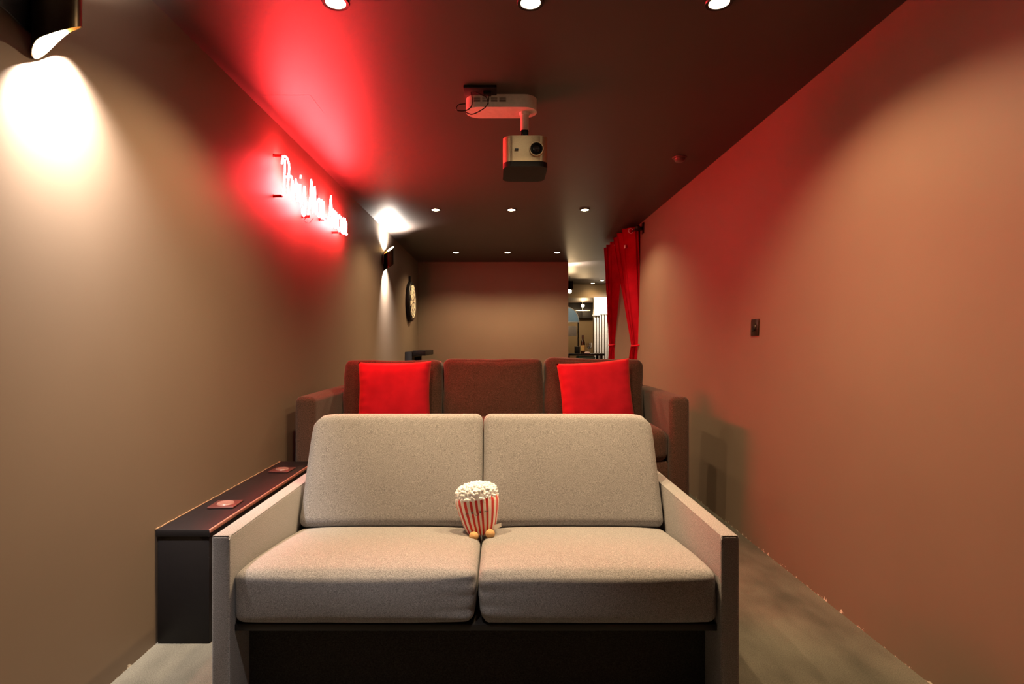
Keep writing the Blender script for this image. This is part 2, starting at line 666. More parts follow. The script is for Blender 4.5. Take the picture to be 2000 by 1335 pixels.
# strokes in (along the wall, up), in metres
LET = {
    'P': [[(0.02, -0.015), (0.035, 0.09), (0.04, 0.185)], [(-0.005, 0.15), (0.02, 0.195), (0.07, 0.205), (0.105, 0.17), (0.095, 0.12), (0.06, 0.095), (0.035, 0.095)]],
    'a': [[(0.07, 0.10), (0.045, 0.122), (0.01, 0.10), (0.0, 0.05), (0.02, 0.005), (0.05, 0.02), (0.07, 0.10), (0.068, 0.03), (0.085, 0.0), (0.10, 0.02)]],
    'r': [[(0.0, 0.02), (0.02, 0.09), (0.028, 0.125), (0.034, 0.10), (0.06, 0.105), (0.062, 0.06), (0.06, 0.01), (0.085, 0.02)]],
    'i': [[(0.0, 0.02), (0.02, 0.115), (0.018, 0.04), (0.03, 0.0), (0.048, 0.02)], [(0.022, 0.155), (0.026, 0.172)]],
    's': [[(0.0, 0.02), (0.03, 0.09), (0.04, 0.125), (0.052, 0.07), (0.055, 0.0), (0.035, -0.055), (0.005, -0.045), (0.015, -0.01), (0.06, 0.01)]],
    'M': [[(-0.02, -0.03), (0.0, 0.0), (0.025, 0.10), (0.04, 0.20), (0.058, 0.10), (0.07, 0.0), (0.088, 0.10), (0.108, 0.175), (0.118, 0.08), (0.122, 0.01), (0.15, 0.02)]],
    'o': [[(0.04, 0.12), (0.008, 0.09), (0.005, 0.03), (0.035, 0.0), (0.065, 0.03), (0.066, 0.09), (0.04, 0.12), (0.06, 0.10), (0.09, 0.10)]],
    'n': [[(0.0, 0.11), (0.012, 0.12), (0.016, 0.0), (0.02, 0.07), (0.045, 0.12), (0.062, 0.10), (0.062, 0.02), (0.085, 0.01)]],
    'A': [[(-0.03, 0.01), (0.0, 0.0), (0.03, 0.09), (0.06, 0.205), (0.075, 0.10), (0.085, -0.005), (0.105, 0.01)], [(0.01, 0.07), (0.05, 0.085), (0.09, 0.075)]],
    'm': [[(0.0, 0.11), (0.012, 0.12), (0.014, 0.0), (0.02, 0.08), (0.04, 0.12), (0.052, 0.09), (0.053, 0.0), (0.06, 0.08), (0.08, 0.12), (0.093, 0.09), (0.094, 0.02), (0.115, 0.01)]],
    'u': [[(0.0, 0.12), (0.002, 0.04), (0.025, 0.0), (0.052, 0.03), (0.06, 0.12), (0.06, 0.03), (0.075, 0.0), (0.09, 0.02)]],
}
word = [('P', 0.0), ('a', 0.085), ('r', 0.18), ('i', 0.265), ('s', 0.315),
        ('M', 0.44), ('o', 0.595), ('n', 0.68),
        ('A', 0.84), ('m', 0.95), ('o', 1.07), ('u', 1.155), ('r', 1.24)]
for ch, u0 in word:
    bm = bmesh.new()
    for st in LET[ch]:
        pts = spline([(SX, u0 + u, v) for u, v in st], 5)
        tube(bm, pts, 0.005, 6)
    obj('letter', bm, neon_mat, sign)
for (u, v) in ((0.012, 0.198), (0.012, -0.022), (0.46, -0.035), (0.80, 0.02), (1.10, -0.012), (0.62, 0.13), (1.30, 0.02)):
    bm = bmesh.new()
    lathe(bm, [(0.010, 0.0), (0.010, 0.004), (0.008, 0.006), (0.008, SX - 0.004)], (0, u, v), 12, axis='X')
    obj('standoff', bm, M['neon_housing'], sign)
bm = bmesh.new()
tube(bm, spline([(SX, 0.455, -0.03), (0.03, 0.44, -0.05), (0.012, 0.47, -0.06), (0.012, 0.56, -0.055), (0.02, 0.62, -0.01)], 6), 0.002, 6)
obj('cable', bm, M['black_metal'], sign)

# ------------------------------------------------------------------ front sofa
GF, DF = M['grey_fabric'], M['dark_fabric']
s = thing('sofa', 'light grey two-seat sofa with squared arms in the foreground', 'sofa', (0, 1.57, 0))


def front_arm(x0, x1, inner):
    bm = bmesh.new()
    box(bm, (x0, 0.0, 0.0), (x1, 0.86, 0.55), 0.008, 3)
    a = obj('armrest', bm, GF, s)
    # piping along the inner top edge, down the inner front edge
    bm = bmesh.new()
    sx = x1 - 0.002 if inner > 0 else x0 + 0.002
    tube(bm, [(sx, 0.86, 0.548), (sx, 0.010, 0.548), (sx, 0.001, 0.540), (sx, 0.001, 0.02)], 0.0016, 6)
    tube(bm, [(x0 + 0.004, 0.003, 0.549), (x1 - 0.004, 0.003, 0.549)], 0.0016, 6)
    obj('piping', bm, GF, a)
    return a


front_arm(-0.795, -0.743, 1)
front_arm(0.612, 0.664, -1)


def seat_slope(p, u, v, t):
    # front edge droops and bottom stays flat; the seat falls back towards the backrest
    q = Vector(p)
    q.z -= 0.066 * ((v + 1) / 2) ** 1.3
    if t > 0 and v < 0:
        q.z -= 0.006 * (-v) ** 4
    return q


for (x0, x1, sd) in ((-0.741, -0.0635, 1.0), (-0.0585, 0.610, 5.0)):
    inner_side = 1 if x0 < -0.5 else -1
    def seat_fn(p, u, v, t, inner_side=inner_side):
        q = seat_slope(p, u, v, t)
        # pulled-in lower corner beside the middle gap
        k = max(0.0, u * inner_side) ** 6 * max(0.0, -v) ** 3 * max(0.0, -t)
        q.x -= inner_side * 0.012 * k
        ru = max(0.0, u * inner_side)
        q.z += 0.0025 * ru ** 4 * math.sin(q.y * 120 + 3 * sd_) * (1 if t > 0 else 0)
        q.y += 0.004 * ru ** 5 * math.sin(q.z * 160 + sd_) * (1 if v < 0 else 0)
        return q
    sd_ = sd
    bm = cushion((x1 - x0, 0.60, 0.150), 0.024, (0.0, 0.012, 0.016), (44, 30, 14), 0.0020, sd, seat_fn)
    obj('seat_cushion', bm, GF, s, loc=((x0 + x1) / 2, 0.312, 0.374))
tilt = math.radians(-19)
for (x0, x1, sd) in ((-0.738, -0.0625, 2.0), (-0.0605, 0.608, 8.0)):
    outer = -1 if x0 < -0.5 else 1
    def back_fn(p, u, v, t, outer=outer):
        q = Vector(p)
        # narrower towards the top outer corner, generously rounded there
        k = max(0.0, u * outer)
        tt = (t + 1) / 2
        q.x -= outer * 0.014 * k * tt
        q.z -= 0.020 * k ** 10 * max(0.0, t)
        q.x -= outer * 0.014 * k ** 2 * max(0.0, t) ** 10
        return q
    bm = cushion((x1 - x0, 0.11, 0.425), 0.030, (0.0, 0.010, 0.0), (40, 10, 30), 0.0012, sd, back_fn)
    b_ = obj('back_cushion', bm, GF, s, loc=((x0 + x1) / 2, 0.622, 0.594), rot=(tilt, 0, 0))
# frame, back board and base
bm = B((-0.743, 0.120, 0.03), (0.612, 0.145, 0.285), 0.003)
obj('front_panel', bm, DF, s)  # same grey fabric as the cushions, its shade put into a darker colour
bm = B((-0.743, 0.026, 0.274), (0.612, 0.62, 0.294), 0.003)
obj('seat_frame', bm, M['black_frame'], s)
bm = bmesh.new()
prism(bm, [(0.66, 0.04), (0.86, 0.04), (0.86, 0.70), (0.78, 0.70), (0.72, 0.40)], -0.743, 0.612, axis='X')
obj('back_frame', bm, DF, s, smooth=False)

# ------------------------------------------------------------------ popcorn plush
def striped():
    m, nt, b = new_mat('red_and_white_striped_plush')
    co = coords(nt)
    sep = nd(nt, 'ShaderNodeSeparateXYZ')
    nt.links.new(co, sep.inputs[0])
    at = nd(nt, 'ShaderNodeMath', operation='ARCTAN2')
    nt.links.new(sep.outputs['Y'], at.inputs[0])
    nt.links.new(sep.outputs['X'], at.inputs[1])
    ml = nd(nt, 'ShaderNodeMath', operation='MULTIPLY')
    ml.inputs[1].default_value = 20 / (2 * PI)
    nt.links.new(at.outputs[0], ml.inputs[0])
    fr = nd(nt, 'ShaderNodeMath', operation='FRACT')
    nt.links.new(ml.outputs[0], fr.inputs[0])
    gt = nd(nt, 'ShaderNodeMath', operation='GREATER_THAN')
    gt.inputs[1].default_value = 0.52
    nt.links.new(fr.outputs[0], gt.inputs[0])
    mix = nd(nt, 'ShaderNodeMix', data_type='RGBA')
    mix.inputs['A'].default_value = (0.88, 0.80, 0.74, 1)
    mix.inputs['B'].default_value = (0.62, 0.035, 0.03, 1)
    nt.links.new(gt.outputs[0], mix.inputs['Factor'])
    nt.links.new(mix.outputs['Result'], b.inputs['Base Color'])
    b.inputs['Roughness'].default_value = 1.0
    b.inputs['Sheen Weight'].default_value = 0.3
    f = add_noise(nt, 250, 3, 0.6, co)
    bump(nt, b, f, 0.4, 0.002)
    return m


t = thing('popcorn_plush', 'popcorn tub plush toy with red and white stripes, white fluffy top and smiling face', 'plush toy', (-0.062, 1.985, 0.412))
t.rotation_euler = (math.radians(-12), math.radians(-7), math.radians(4))
bm = bmesh.new()
prof = [(0.0, 0.0), (0.034, 0.001), (0.045, 0.009), (0.056, 0.04), (0.066, 0.08), (0.0715, 0.112), (0.071, 0.125), (0.066, 0.133), (0.04, 0.138), (0.0, 0.139)]
seg = 40
rings = []
for (r, h) in prof[1:-1]:
    rings.append([bm.verts.new((1.07 * r * math.copysign(abs(math.cos(2 * PI * k / seg)) ** 0.85, math.cos(2 * PI * k / seg)) * (1 + 0.006 * math.cos(20 * 2 * PI * k / seg)),
                                0.80 * r * math.copysign(abs(math.sin(2 * PI * k / seg)) ** 0.85, math.sin(2 * PI * k / seg)), h)) for k in range(seg)])
for a, b in zip(rings[:-1], rings[1:]):
    for k in range(seg):
        bm.faces.new((a[k], a[(k + 1) % seg], b[(k + 1) % seg], b[k]))
bm.faces.new(rings[0]); bm.faces.new(rings[-1])
bag = obj('bag', bm, striped(), t, angle=80)
# fluffy top: many small overlapping kernels joined with a domed core
bm = bmesh.new()
r = bmesh.ops.create_icosphere(bm, subdivisions=3, radius=1.0)
for v in r['verts']:
    n_ = noise.noise(v.co * 3.0)
    v.co = Vector((v.co.x * 0.074, v.co.y * 0.060, math.copysign(abs(v.co.z) ** 0.65, v.co.z) * (0.050 if v.co.z > 0 else 0.020) + 0.130)) * (1 + 0.02 * n_)
rr = random.Random(3)
for k in range(420):
    a, e = rr.uniform(0, 2 * PI), rr.uniform(-0.25, 1.0)
    e = math.asin(max(-0.3, min(1, e)))
    sz_ = math.copysign(abs(math.sin(e)) ** 0.65, math.sin(e)) * (0.050 if e > 0 else 0.020)
    c = Vector((0.074 * math.cos(a) * math.cos(e), 0.060 * math.sin(a) * math.cos(e), 0.130 + sz_))
    q = bmesh.ops.create_icosphere(bm, subdivisions=1, radius=rr.uniform(0.0035, 0.0065))
    for v in q['verts']:
        v.co = v.co * (1 + 0.25 * noise.noise(v.co * 200 + c * 50)) + c
obj('fluffy_top', bm, M['popcorn'], t, angle=180)
# face
for x in (-0.022, 0.006):
    bm = bmesh.new()
    q = bmesh.ops.create_icosphere(bm, subdivisions=2, radius=0.0035)
    obj('eye', bm, M['thread'], t, loc=(x, -0.0555, 0.082))
bm = bmesh.new()
tube(bm, [(-0.014, -0.0555, 0.078), (-0.011, -0.0565, 0.073), (-0.006, -0.0568, 0.0715), (-0.001, -0.0565, 0.074), (0.001, -0.056, 0.079)], 0.0009, 5)
obj('mouth', bm, M['thread'], t)
for x0, x1 in ((-0.046, -0.034), (0.018, 0.034)):
    bm = bmesh.new()
    tube(bm, [(x0, -0.047 if x0 < 0 else -0.054, 0.080), ((x0 + x1) / 2, -0.052, 0.082), (x1, -0.054 if x0 < 0 else -0.050, 0.080)], 0.0008, 5)
    obj('stitch', bm, M['thread'], t)
for x in (-0.026, 0.030):
    bm = bmesh.new()
    q = bmesh.ops.create_uvsphere(bm, u_segments=20, v_segments=12, radius=0.0165)
    for v in q['verts']:
        v.co.y *= 1.25
        v.co.z *= 0.92
    obj('foot', bm, M['tan_plush'], t, loc=(x, -0.052, 0.006))
bm = bmesh.new()
prism(bm, [(0.044, 0.014), (0.072, 0.020), (0.073, 0.033), (0.046, 0.030)], -0.024, -0.0228, axis='Y')
obj('care_tag', bm, M['cloth_tag'], t, smooth=False)

# ------------------------------------------------------------------ rear sofa
RF = M['brown_fabric']
rs = thing('sofa', 'dark brown three-seat sofa behind the light grey sofa', 'sofa', (0, 3.22, 0))


def rear_arm(x0, x1):
    bm = bmesh.new()
    box(bm, (x0, 0.0, 0.15), (x1, 0.90, 0.775), 0.035, 5)
    return obj('armrest', bm, RF, rs)


rear_arm(-1.162, -1.045)
rear_arm(0.968, 1.084)
bm = B((-1.045, 0.03, 0.22), (0.968, 0.85, 0.40), 0.01)
obj('seat_frame', bm, RF, rs)
bm = B((-1.10, 0.80, 0.20), (1.02, 0.92, 0.80), 0.02, 3)
obj('back_frame', bm, RF, rs)
for k in range(3):
    x0 = -1.043 + k * 0.6705
    def rseat_fn(p, u, v, t):
        return p
    bm = cushion((0.668, 0.66, 0.18), 0.05, (0, 0.01, 0.02), (20, 18, 10), 0.003, k * 3.3)
    obj('seat_cushion', bm, RF, rs, loc=(x0 + 0.335, 0.34, 0.490))
for (x0, x1, h, tl, sd) in ((-1.040, -0.378, 0.955, 0.0, 1.1), (-0.372, 0.293, 0.965, 0.0, 4.2), (0.300, 0.960, 0.966, 0.03, 9.5)):
    def rb_fn(p, u, v, t, sd=sd):
        q = Vector(p)
        # sagging top between raised corners
        q.z -= 0.010 * (1 - u * u) * max(0.0, t)
        q.y -= 0.01 * max(0, -t)
        # soft diagonal folds on the outer thirds
        q.y += 0.004 * math.sin(18 * (q.z + 0.5 * abs(q.x)) + sd) * abs(u) ** 2 * (1 if v < 0 else 0)
        return q
    bm = cushion((x1 - x0, 0.17, 0.46), 0.045, (0.0, 0.028, 0.008), (30, 12, 26), 0.008, sd, rb_fn)
    obj('back_cushion', bm, RF, rs, loc=((x0 + x1) / 2, 0.63, h - 0.225), rot=(math.radians(-7), tl, 0))
for x in (-1.10, 1.03):
    for y in (0.06, 0.84):
        bm = bmesh.new()
        lathe(bm, [(0.022, 0.0), (0.028, 0.152)], (x, y, 0), 14)
        obj('leg', bm, M['black_frame'], rs)


def throw_pillow(label, w_, h_, th, loc, rot, seed):
    bm = bmesh.new()
    N = 30
    grid = {}
    for side in (1, -1):
        for i in range(N + 1):
            for j in range(N + 1):
                u, v = 2 * i / N - 1, 2 * j / N - 1
                edge = i in (0, N) or j in (0, N)
                if edge and side == -1:
                    grid[(side, i, j)] = grid[(1, i, j)]
                    continue
                x = w_ / 2 * u * (1 - 0.055 * (1 - v * v) * abs(u) ** 2)
                z = h_ / 2 * v * (1 - 0.055 * (1 - u * u) * abs(v) ** 2)
                g = max(0.0, (1 - u ** 4) * (1 - v ** 4)) ** 0.55
                y = -side * th / 2 * g
                wr = 0.006 * (1 - g) * math.sin(26 * (u + v * 0.3) + seed) if abs(v) > abs(u) else 0.006 * (1 - g) * math.sin(24 * v + seed)
                y += wr * (0 if edge else 1) + 0.004 * noise.noise(Vector((u * 2.2 + seed, v * 2.2, side)))
                grid[(side, i, j)] = bm.verts.new((x, y, z))
    for side in (1, -1):
        for i in range(N):
            for j in range(N):
                bm.faces.new([grid[(side, a, b)] for a, b in ((i, j), (i + 1, j), (i + 1, j + 1), (i, j + 1))])
    o = obj('throw_pillow', bm, M['red_pillow'], loc=loc, rot=rot, angle=180)
    return tag(o, label, 'pillow', 'red throw pillows on the brown sofa')


throw_pillow('red velvet square pillow on the left seat of the brown sofa', 0.475, 0.43, 0.14, (-0.675, 3.665, 0.745), (math.radians(-9), math.radians(-1), 0), 0.0)
throw_pillow('red velvet square pillow on the right seat of the brown sofa', 0.475, 0.44, 0.14, (0.625, 3.665, 0.746), (math.radians(-9), math.radians(-4.5), 0), 2.0)

# ------------------------------------------------------------------ black ledge along the left wall, with coasters
cb = thing('ledge_cabinet', 'long black painted wooden boxed ledge against the left wall beside the sofas', 'cabinet', (LX, 2.04, 0))
obj('body', B((0.006, 0.006, 0.0), (0.192, 1.165, 0.392), 0.003), M['black_paint'], cb)
bm = B((0.003, 0.0, 0.386), (0.199, 1.17, 0.412), 0.003)
obj('top_board', bm, M['black_paint'], cb)
bm = B((0.193, 0.0, 0.400), (0.2005, 1.17, 0.4135), 0.002)
e_ = obj('edge_strip', bm, M['red_brown_edge'], cb)
e_['label'] = 'front edge coloured with the red of the neon light'
# ragged bead of filler between the ledge and the wall
bm = bmesh.new()
pts, rad = [], []
q = 0.0
while q < 1.17:
    pts.append((0.003 + 0.001 * math.sin(q * 70), q, 0.413 + 0.002 * noise.noise(Vector((q * 40, 0, 0)))))
    rad.append(0.0022 + 0.0022 * abs(noise.noise(Vector((q * 55, 3, 0)))))
    q += 0.012
tube(bm, pts, rad, 6)
obj('sealant_bead', bm, plain('gilded_filler', (0.24, 0.15, 0.08), rough=0.5, nscale=150, var=0.5), cb)


def coaster(loc, rz, label):
    c = thing('coaster', label, 'coaster', loc, rz, 'maroon coasters on the black ledge')
    bm = B((-0.052, -0.052, 0.0), (0.052, 0.052, 0.008), 0.003, 3)
    obj('pad', bm, M['maroon'], c)
    bm = bmesh.new()
    lathe(bm, [(0.001, 0.0095), (0.018, 0.0105), (0.027, 0.013), (0.031, 0.0125), (0.034, 0.008)], seg=28)
    obj('button', bm, M['cream_button'], c)
    return c


coaster((-1.128, 2.345, 0.4125), 0.05, 'square maroon coaster on the black ledge, the nearer one')
coaster((-1.135, 2.975, 0.4125), -0.04, 'square maroon coaster on the black ledge, the farther one beside the backrest')

# ------------------------------------------------------------------ projector and its ceiling mount
pm = thing('projector_mount', 'white stadium-shaped ceiling bracket with drop pole holding the projector', 'mount', (0, 2.79, CEIL))
bm = bmesh.new()
prism(bm, rrect(0.356, 0.142, 0.0705, 10, 0.011, 0.071), -0.063, 0.0, axis='Z', bevel=0.004)
obj('housing', bm, M['white_plastic'], pm)
for g in range(4):
    bm = bmesh.new()
    for r_ in range(4):
        box(bm, (-0.125 + g * 0.042, -0.0015, -0.026 - r_ * 0.0055 + 0.008), (-0.125 + g * 0.042 + 0.032, 0.001, -0.0285 - r_ * 0.0055 + 0.008))
    obj('vent_slots', bm, plain('shadow_grey', (0.09, 0.07, 0.06), rough=0.6) if g == 0 else bpy.data.materials['shadow_grey'], pm, smooth=False)
bm = bmesh.new()
lathe(bm, [(0.028, -0.063), (0.026, -0.072), (0.021, -0.076), (0.021, -0.150), (0.019, -0.152)], (0.128, 0.075, 0), 28)
obj('pole', bm, M['white_plastic'], pm)
bm = bmesh.new()
box(bm, (0.109, 0.060, -0.212), (0.147, 0.092, -0.150), 0.006, 3)
lathe(bm, [(0.012, -0.024), (0.012, -0.014)], (0.128, 0.075, -0.175), 16, axis='Y')
obj('swivel_joint', bm, M['black_metal'], pm)
# black socket plate and leads beside it
sp = thing('socket_plate', 'black power box on the ceiling with looping leads, beside the projector bracket', 'power box', (0, 2.69, CEIL))
obj('plate', B((-0.170, 0.0, -0.014), (-0.012, 0.085, 0.0), 0.003), M['black_paint'], sp)
for pts in ([(-0.135, 0.05, -0.012), (-0.130, 0.04, -0.05), (-0.135, 0.045, -0.085), (-0.165, 0.055, -0.100), (-0.205, 0.06, -0.095), (-0.198, 0.06, -0.070), (-0.165, 0.07, -0.060)],
            [(-0.060, 0.05, -0.012), (-0.050, 0.045, -0.045), (-0.062, 0.05, -0.080), (-0.100, 0.055, -0.105), (-0.135, 0.06, -0.115), (-0.165, 0.07, -0.100)],
            [(-0.115, 0.05, -0.012), (-0.085, 0.04, -0.030), (-0.062, 0.045, -0.040), (-0.052, 0.05, -0.070)]):
    bm = bmesh.new()
    tube(bm, spline(pts, 6), 0.0026, 7)
    obj('lead', bm, M['black_metal'], sp)
bm = B((-0.078, 0.030, -0.030), (-0.038, 0.062, -0.012), 0.004)
obj('plug', bm, M['black_paint'], sp)

pj = thing('projector', 'gold fronted projector with black underside hanging lens first from the white bracket', 'projector', (0.128, 2.76, 1.949))
bm = bmesh.new()
prism(bm, rrect(0.218, 0.27, 0.048, 10, 0, 0.135), 0.012, 0.137, axis='Z', bevel=0.004)
obj('casing', bm, M['pewter'], pj)
bm = bmesh.new()
prism(bm, rrect(0.2185, 0.271, 0.048, 10, 0, 0.135), -0.012, 0.0135, axis='Z', bevel=0.009)
obj('underside', bm, M['black_paint'], pj)
bm = bmesh.new()
lathe(bm, [(0.036, 0.0005), (0.036, -0.010), (0.0345, -0.0125), (0.0305, -0.0125), (0.0300, -0.004)], (0.052, 0, 0.070), 32, axis='Y')
obj('lens_ring', bm, M['pewter'], pj)
bm = bmesh.new()
lathe(bm, [(0.0300, -0.004), (0.0298, -0.009), (0.022, -0.0105), (0.020, -0.004)], (0.052, 0, 0.070), 32, axis='Y')
lathe(bm, [(0.019, -0.0065), (0.019, -0.010), (0.016, -0.0105), (0.0155, -0.007)], (0.052, 0, 0.070), 32, axis='Y')
obj('lens_barrel', bm, M['black_metal'], pj)
bm = bmesh.new()
lathe(bm, [(0.0155, -0.0065), (0.0150, -0.009), (0.010, -0.0115), (0.001, -0.0125)], (0.052, 0, 0.070), 24, axis='Y')
obj('lens', bm, M['glass_dark'], pj)
bm = bmesh.new()
prism(bm, rrect(0.018, 0.010, 0.003, 4, -0.044, 0.068), -0.0075, -0.004, axis='Y')
obj('sensor_window', bm, M['glass_dark'], pj)

# ------------------------------------------------------------------ ceiling sensor, wall switch
bm = bmesh.new()
lathe(bm, [(0.001, -0.030), (0.022, -0.029), (0.032, -0.022), (0.036, -0.008), (0.046, -0.005), (0.048, 0.0)], seg=32)
o = obj('smoke_detector', bm, M['neon_housing'] if False else plain('dark_detector', (0.10, 0.06, 0.05), rough=0.35), loc=(1.19, 3.75, CEIL))
tag(o, 'small round detector on the dark ceiling near the right wall', 'detector')

sw = thing('light_switch', 'small bronze dimmer switch plate on the right wall', 'light switch', (rx(1.165), 3.127, 1.165))
sw.rotation_euler = (0, math.radians(2.0), 0)
obj('plate', B((-0.007, -0.046, -0.046), (0.0, 0.046, 0.046), 0.002), M['bronze'], sw)
bm = bmesh.new()
lathe(bm, [(0.020, -0.012), (0.022, -0.007)], (0, 0, 0), 20, axis='X')
obj('dial', bm, M['bronze'], sw)
bm = bmesh.new()
tube(bm, [(-0.010, 0.004, 0.006), (-0.020, -0.010, -0.022)], [0.006, 0.004], 8)
obj('lever', bm, M['black_metal'], sw)

# ------------------------------------------------------------------ dartboard
db = thing('dartboard', 'round dartboard in a black surround high on the left wall near the end', 'dartboard', (LX, 7.76, 1.635))


def dart_face():
    m, nt, b = new_mat('dartboard_sectors')
    co = coords(nt)
    sep = nd(nt, 'ShaderNodeSeparateXYZ')
    nt.links.new(co, sep.inputs[0])
    at = nd(nt, 'ShaderNodeMath', operation='ARCTAN2')
    nt.links.new(sep.outputs['Z'], at.inputs[0])
    nt.links.new(sep.outputs['Y'], at.inputs[1])
    ml = nd(nt, 'ShaderNodeMath', operation='MULTIPLY')
    ml.inputs[1].default_value = 10 / (2 * PI)
    nt.links.new(at.outputs[0], ml.inputs[0])
    fr = nd(nt, 'ShaderNodeMath', operation='FRACT')
    nt.links.new(ml.outputs[0], fr.inputs[0])
    gt = nd(nt, 'ShaderNodeMath', operation='GREATER_THAN')
    gt.inputs[1].default_value = 0.5
    nt.links.new(fr.outputs[0], gt.inputs[0])
    mix = nd(nt, 'ShaderNodeMix', data_type='RGBA')
    mix.inputs['A'].default_value = (0.85, 0.75, 0.55, 1)
    mix.inputs['B'].default_value = (0.015, 0.012, 0.01, 1)
    nt.links.new(gt.outputs[0], mix.inputs['Factor'])
    nt.links.new(mix.outputs['Result'], b.inputs['Base Color'])
    b.inputs['Roughness'].default_value = 0.8
    return m


bm = bmesh.new()
lathe(bm, [(0.262, 0.0), (0.272, 0.01), (0.272, 0.045), (0.262, 0.055), (0.23, 0.055)], seg=48, axis='X')
obj('surround', bm, M['black_paint'], db)
bm = bmesh.new()
lathe(bm, [(0.230, 0.05), (0.228, 0.062), (0.001, 0.062)], seg=60, axis='X')
obj('board_face', bm, dart_face(), db, angle=30)
for (r0, mat_) in ((0.170, 'white_slats'), (0.107, 'white_slats'), (0.215, 'white_slats'), (0.020, 'maroon')):
    bm = bmesh.new()
    lathe(bm, [(r0 - 0.006, 0.061), (r0 - 0.006, 0.0645), (r0 + 0.006, 0.0645), (r0 + 0.006, 0.061)], seg=48, axis='X')
    obj('ring', bm, M[mat_], db)
obj('hanging_bracket', B((0.0, -0.02, 0.26), (0.03, 0.02, 0.345), 0.004), M['black_paint'], db)

# ------------------------------------------------------------------ black side shelf near the end wall
sh = thing('bar_ledge', 'black narrow ledge table below the dartboard, top lit', 'table', (LX, 7.45, 0))
obj('side_panel', B((0.0, 0.0, 0.0), (0.095, 0.04, 0.955), 0.004), M['black_paint'], sh)
obj('side_panel', B((0.0, 0.84, 0.0), (0.10, 0.88, 0.955), 0.004), M['black_paint'], sh)
obj('shelf_board', B((0.10, 0.0, 0.905), (0.27, 0.88, 0.972), 0.004), M['black_paint'], sh)
obj('cross_rail', B((0.0, 0.04, 0.88), (0.10, 0.84, 0.955), 0.003), M['black_paint'], sh)

# ------------------------------------------------------------------ curtains
def curtain(y_top, y_bot, label, seed, folds, tie_z=1.055, xtop=1.375, xbot=1.405):
    t = thing('curtain', label, 'curtain', (0, 0, 0), 0, 'red curtains tied back at the right wall')
    bm = bmesh.new()
    NS, NZ = 90, 44
    z1 = CEIL - 0.035
    front, back = [], []
    for j in range(NZ + 1):
        z = z1 + (0.05 - z1) * j / NZ
        if z > tie_z:
            q = (z1 - z) / (z1 - tie_z)
            q = q ** 1.1
        else:
            q = 1 - 0.45 * min(1.0, (tie_z - z) / 0.6)
        ya = y_top[0] + (y_bot[0] - y_top[0]) * q
        yb = y_top[1] + (y_bot[1] - y_top[1]) * q
        xc = xtop + (xbot - xtop) * q
        amp = 0.070 * (1 - 0.5 * q)
        rf, rb_ = [], []
        for i in range(NS + 1):
            u = i / NS
            ph = folds * 2 * PI * u + seed
            yy = ya + (yb - ya) * u + 0.025 * math.sin(2 * ph) * (1 - 0.6 * q)
            xx = xc + amp * math.sin(ph) + 0.006 * math.sin(1.7 * ph + z * 2)
            xx += 0.006 * noise.noise(Vector((u * 9, z * 4, seed)))
            rf.append(bm.verts.new((xx, yy, z)))
        front.append(rf)
    for j in range(NZ):
        for i in range(NS):
            bm.faces.new((front[j][i], front[j][i + 1], front[j + 1][i + 1], front[j + 1][i]))
    ret = bmesh.ops.solidify(bm, geom=bm.faces[:], thickness=0.003)
    obj('cloth', bm, M['red_curtain'], t, angle=180)
    # tie band
    bm = bmesh.new()
    cy = (y_bot[0] + y_bot[1]) / 2
    hw = abs(y_bot[1] - y_bot[0]) / 2 + 0.02
    pts = [(xbot + 0.040 * math.cos(a), cy + hw * math.sin(a), tie_z + 0.01 * math.cos(a)) for a in [2 * PI * k / 24 for k in range(25)]]
    tube(bm, pts, 0.009, 8, caps=False)
    obj('tieback', bm, M['red_curtain'], t)
    # eyelets at the top
    for k in range(folds * 2):
        u = (k + 0.5) / (folds * 2)
        yy = y_top[0] + (y_top[1] - y_top[0]) * u
        bm = bmesh.new()
        pts = [(xtop + 0.024 * math.cos(a), yy, CEIL - 0.075 + 0.024 * math.sin(a)) for a in [2 * PI * q / 20 for q in range(21)]]
        tube(bm, pts, 0.004, 6, caps=False)
        obj('eyelet', bm, M['pale_metal'], t)
    return t


c1 = curtain((5.78, 6.50), (5.73, 5.93), 'bright red curtain tied back against the right wall, the nearer one', 0.6, 3, xtop=1.352)
obj('sewn_tag', B((1.296, 5.86, 2.055), (1.299, 5.90, 2.085)), M['cloth_tag'], c1, smooth=False)
curtain((6.62, 7.24), (6.92, 7.15), 'bright red curtain tied back, the farther one beside the doorway', 2.1, 3)
rd = thing('curtain_rod', 'black curtain rod under the ceiling carrying the two red curtains', 'curtain rod', (0, 0, 0))
bm = bmesh.new()
tube(bm, [(1.375, 5.66, CEIL - 0.075), (1.375, 7.28, CEIL - 0.075)], 0.011, 14)
obj('rod', bm, M['black_metal'], rd)
for y in (5.65, 7.29):
    bm = bmesh.new()
    bmesh.ops.create_uvsphere(bm, u_segments=16, v_segments=10, radius=0.022)
    obj('finial', bm, M['black_metal'], rd, loc=(1.375, y, CEIL - 0.075))
for y in (5.70, 7.14):
    bm = bmesh.new()
    box(bm, (1.360, y - 0.012, CEIL - 0.095), (1.447, y + 0.012, CEIL - 0.06), 0.003)
    box(bm, (1.435, y - 0.03, CEIL - 0.13), (1.448, y + 0.03, CEIL - 0.02), 0.003)
    obj('bracket', bm, M['black_metal'], rd)

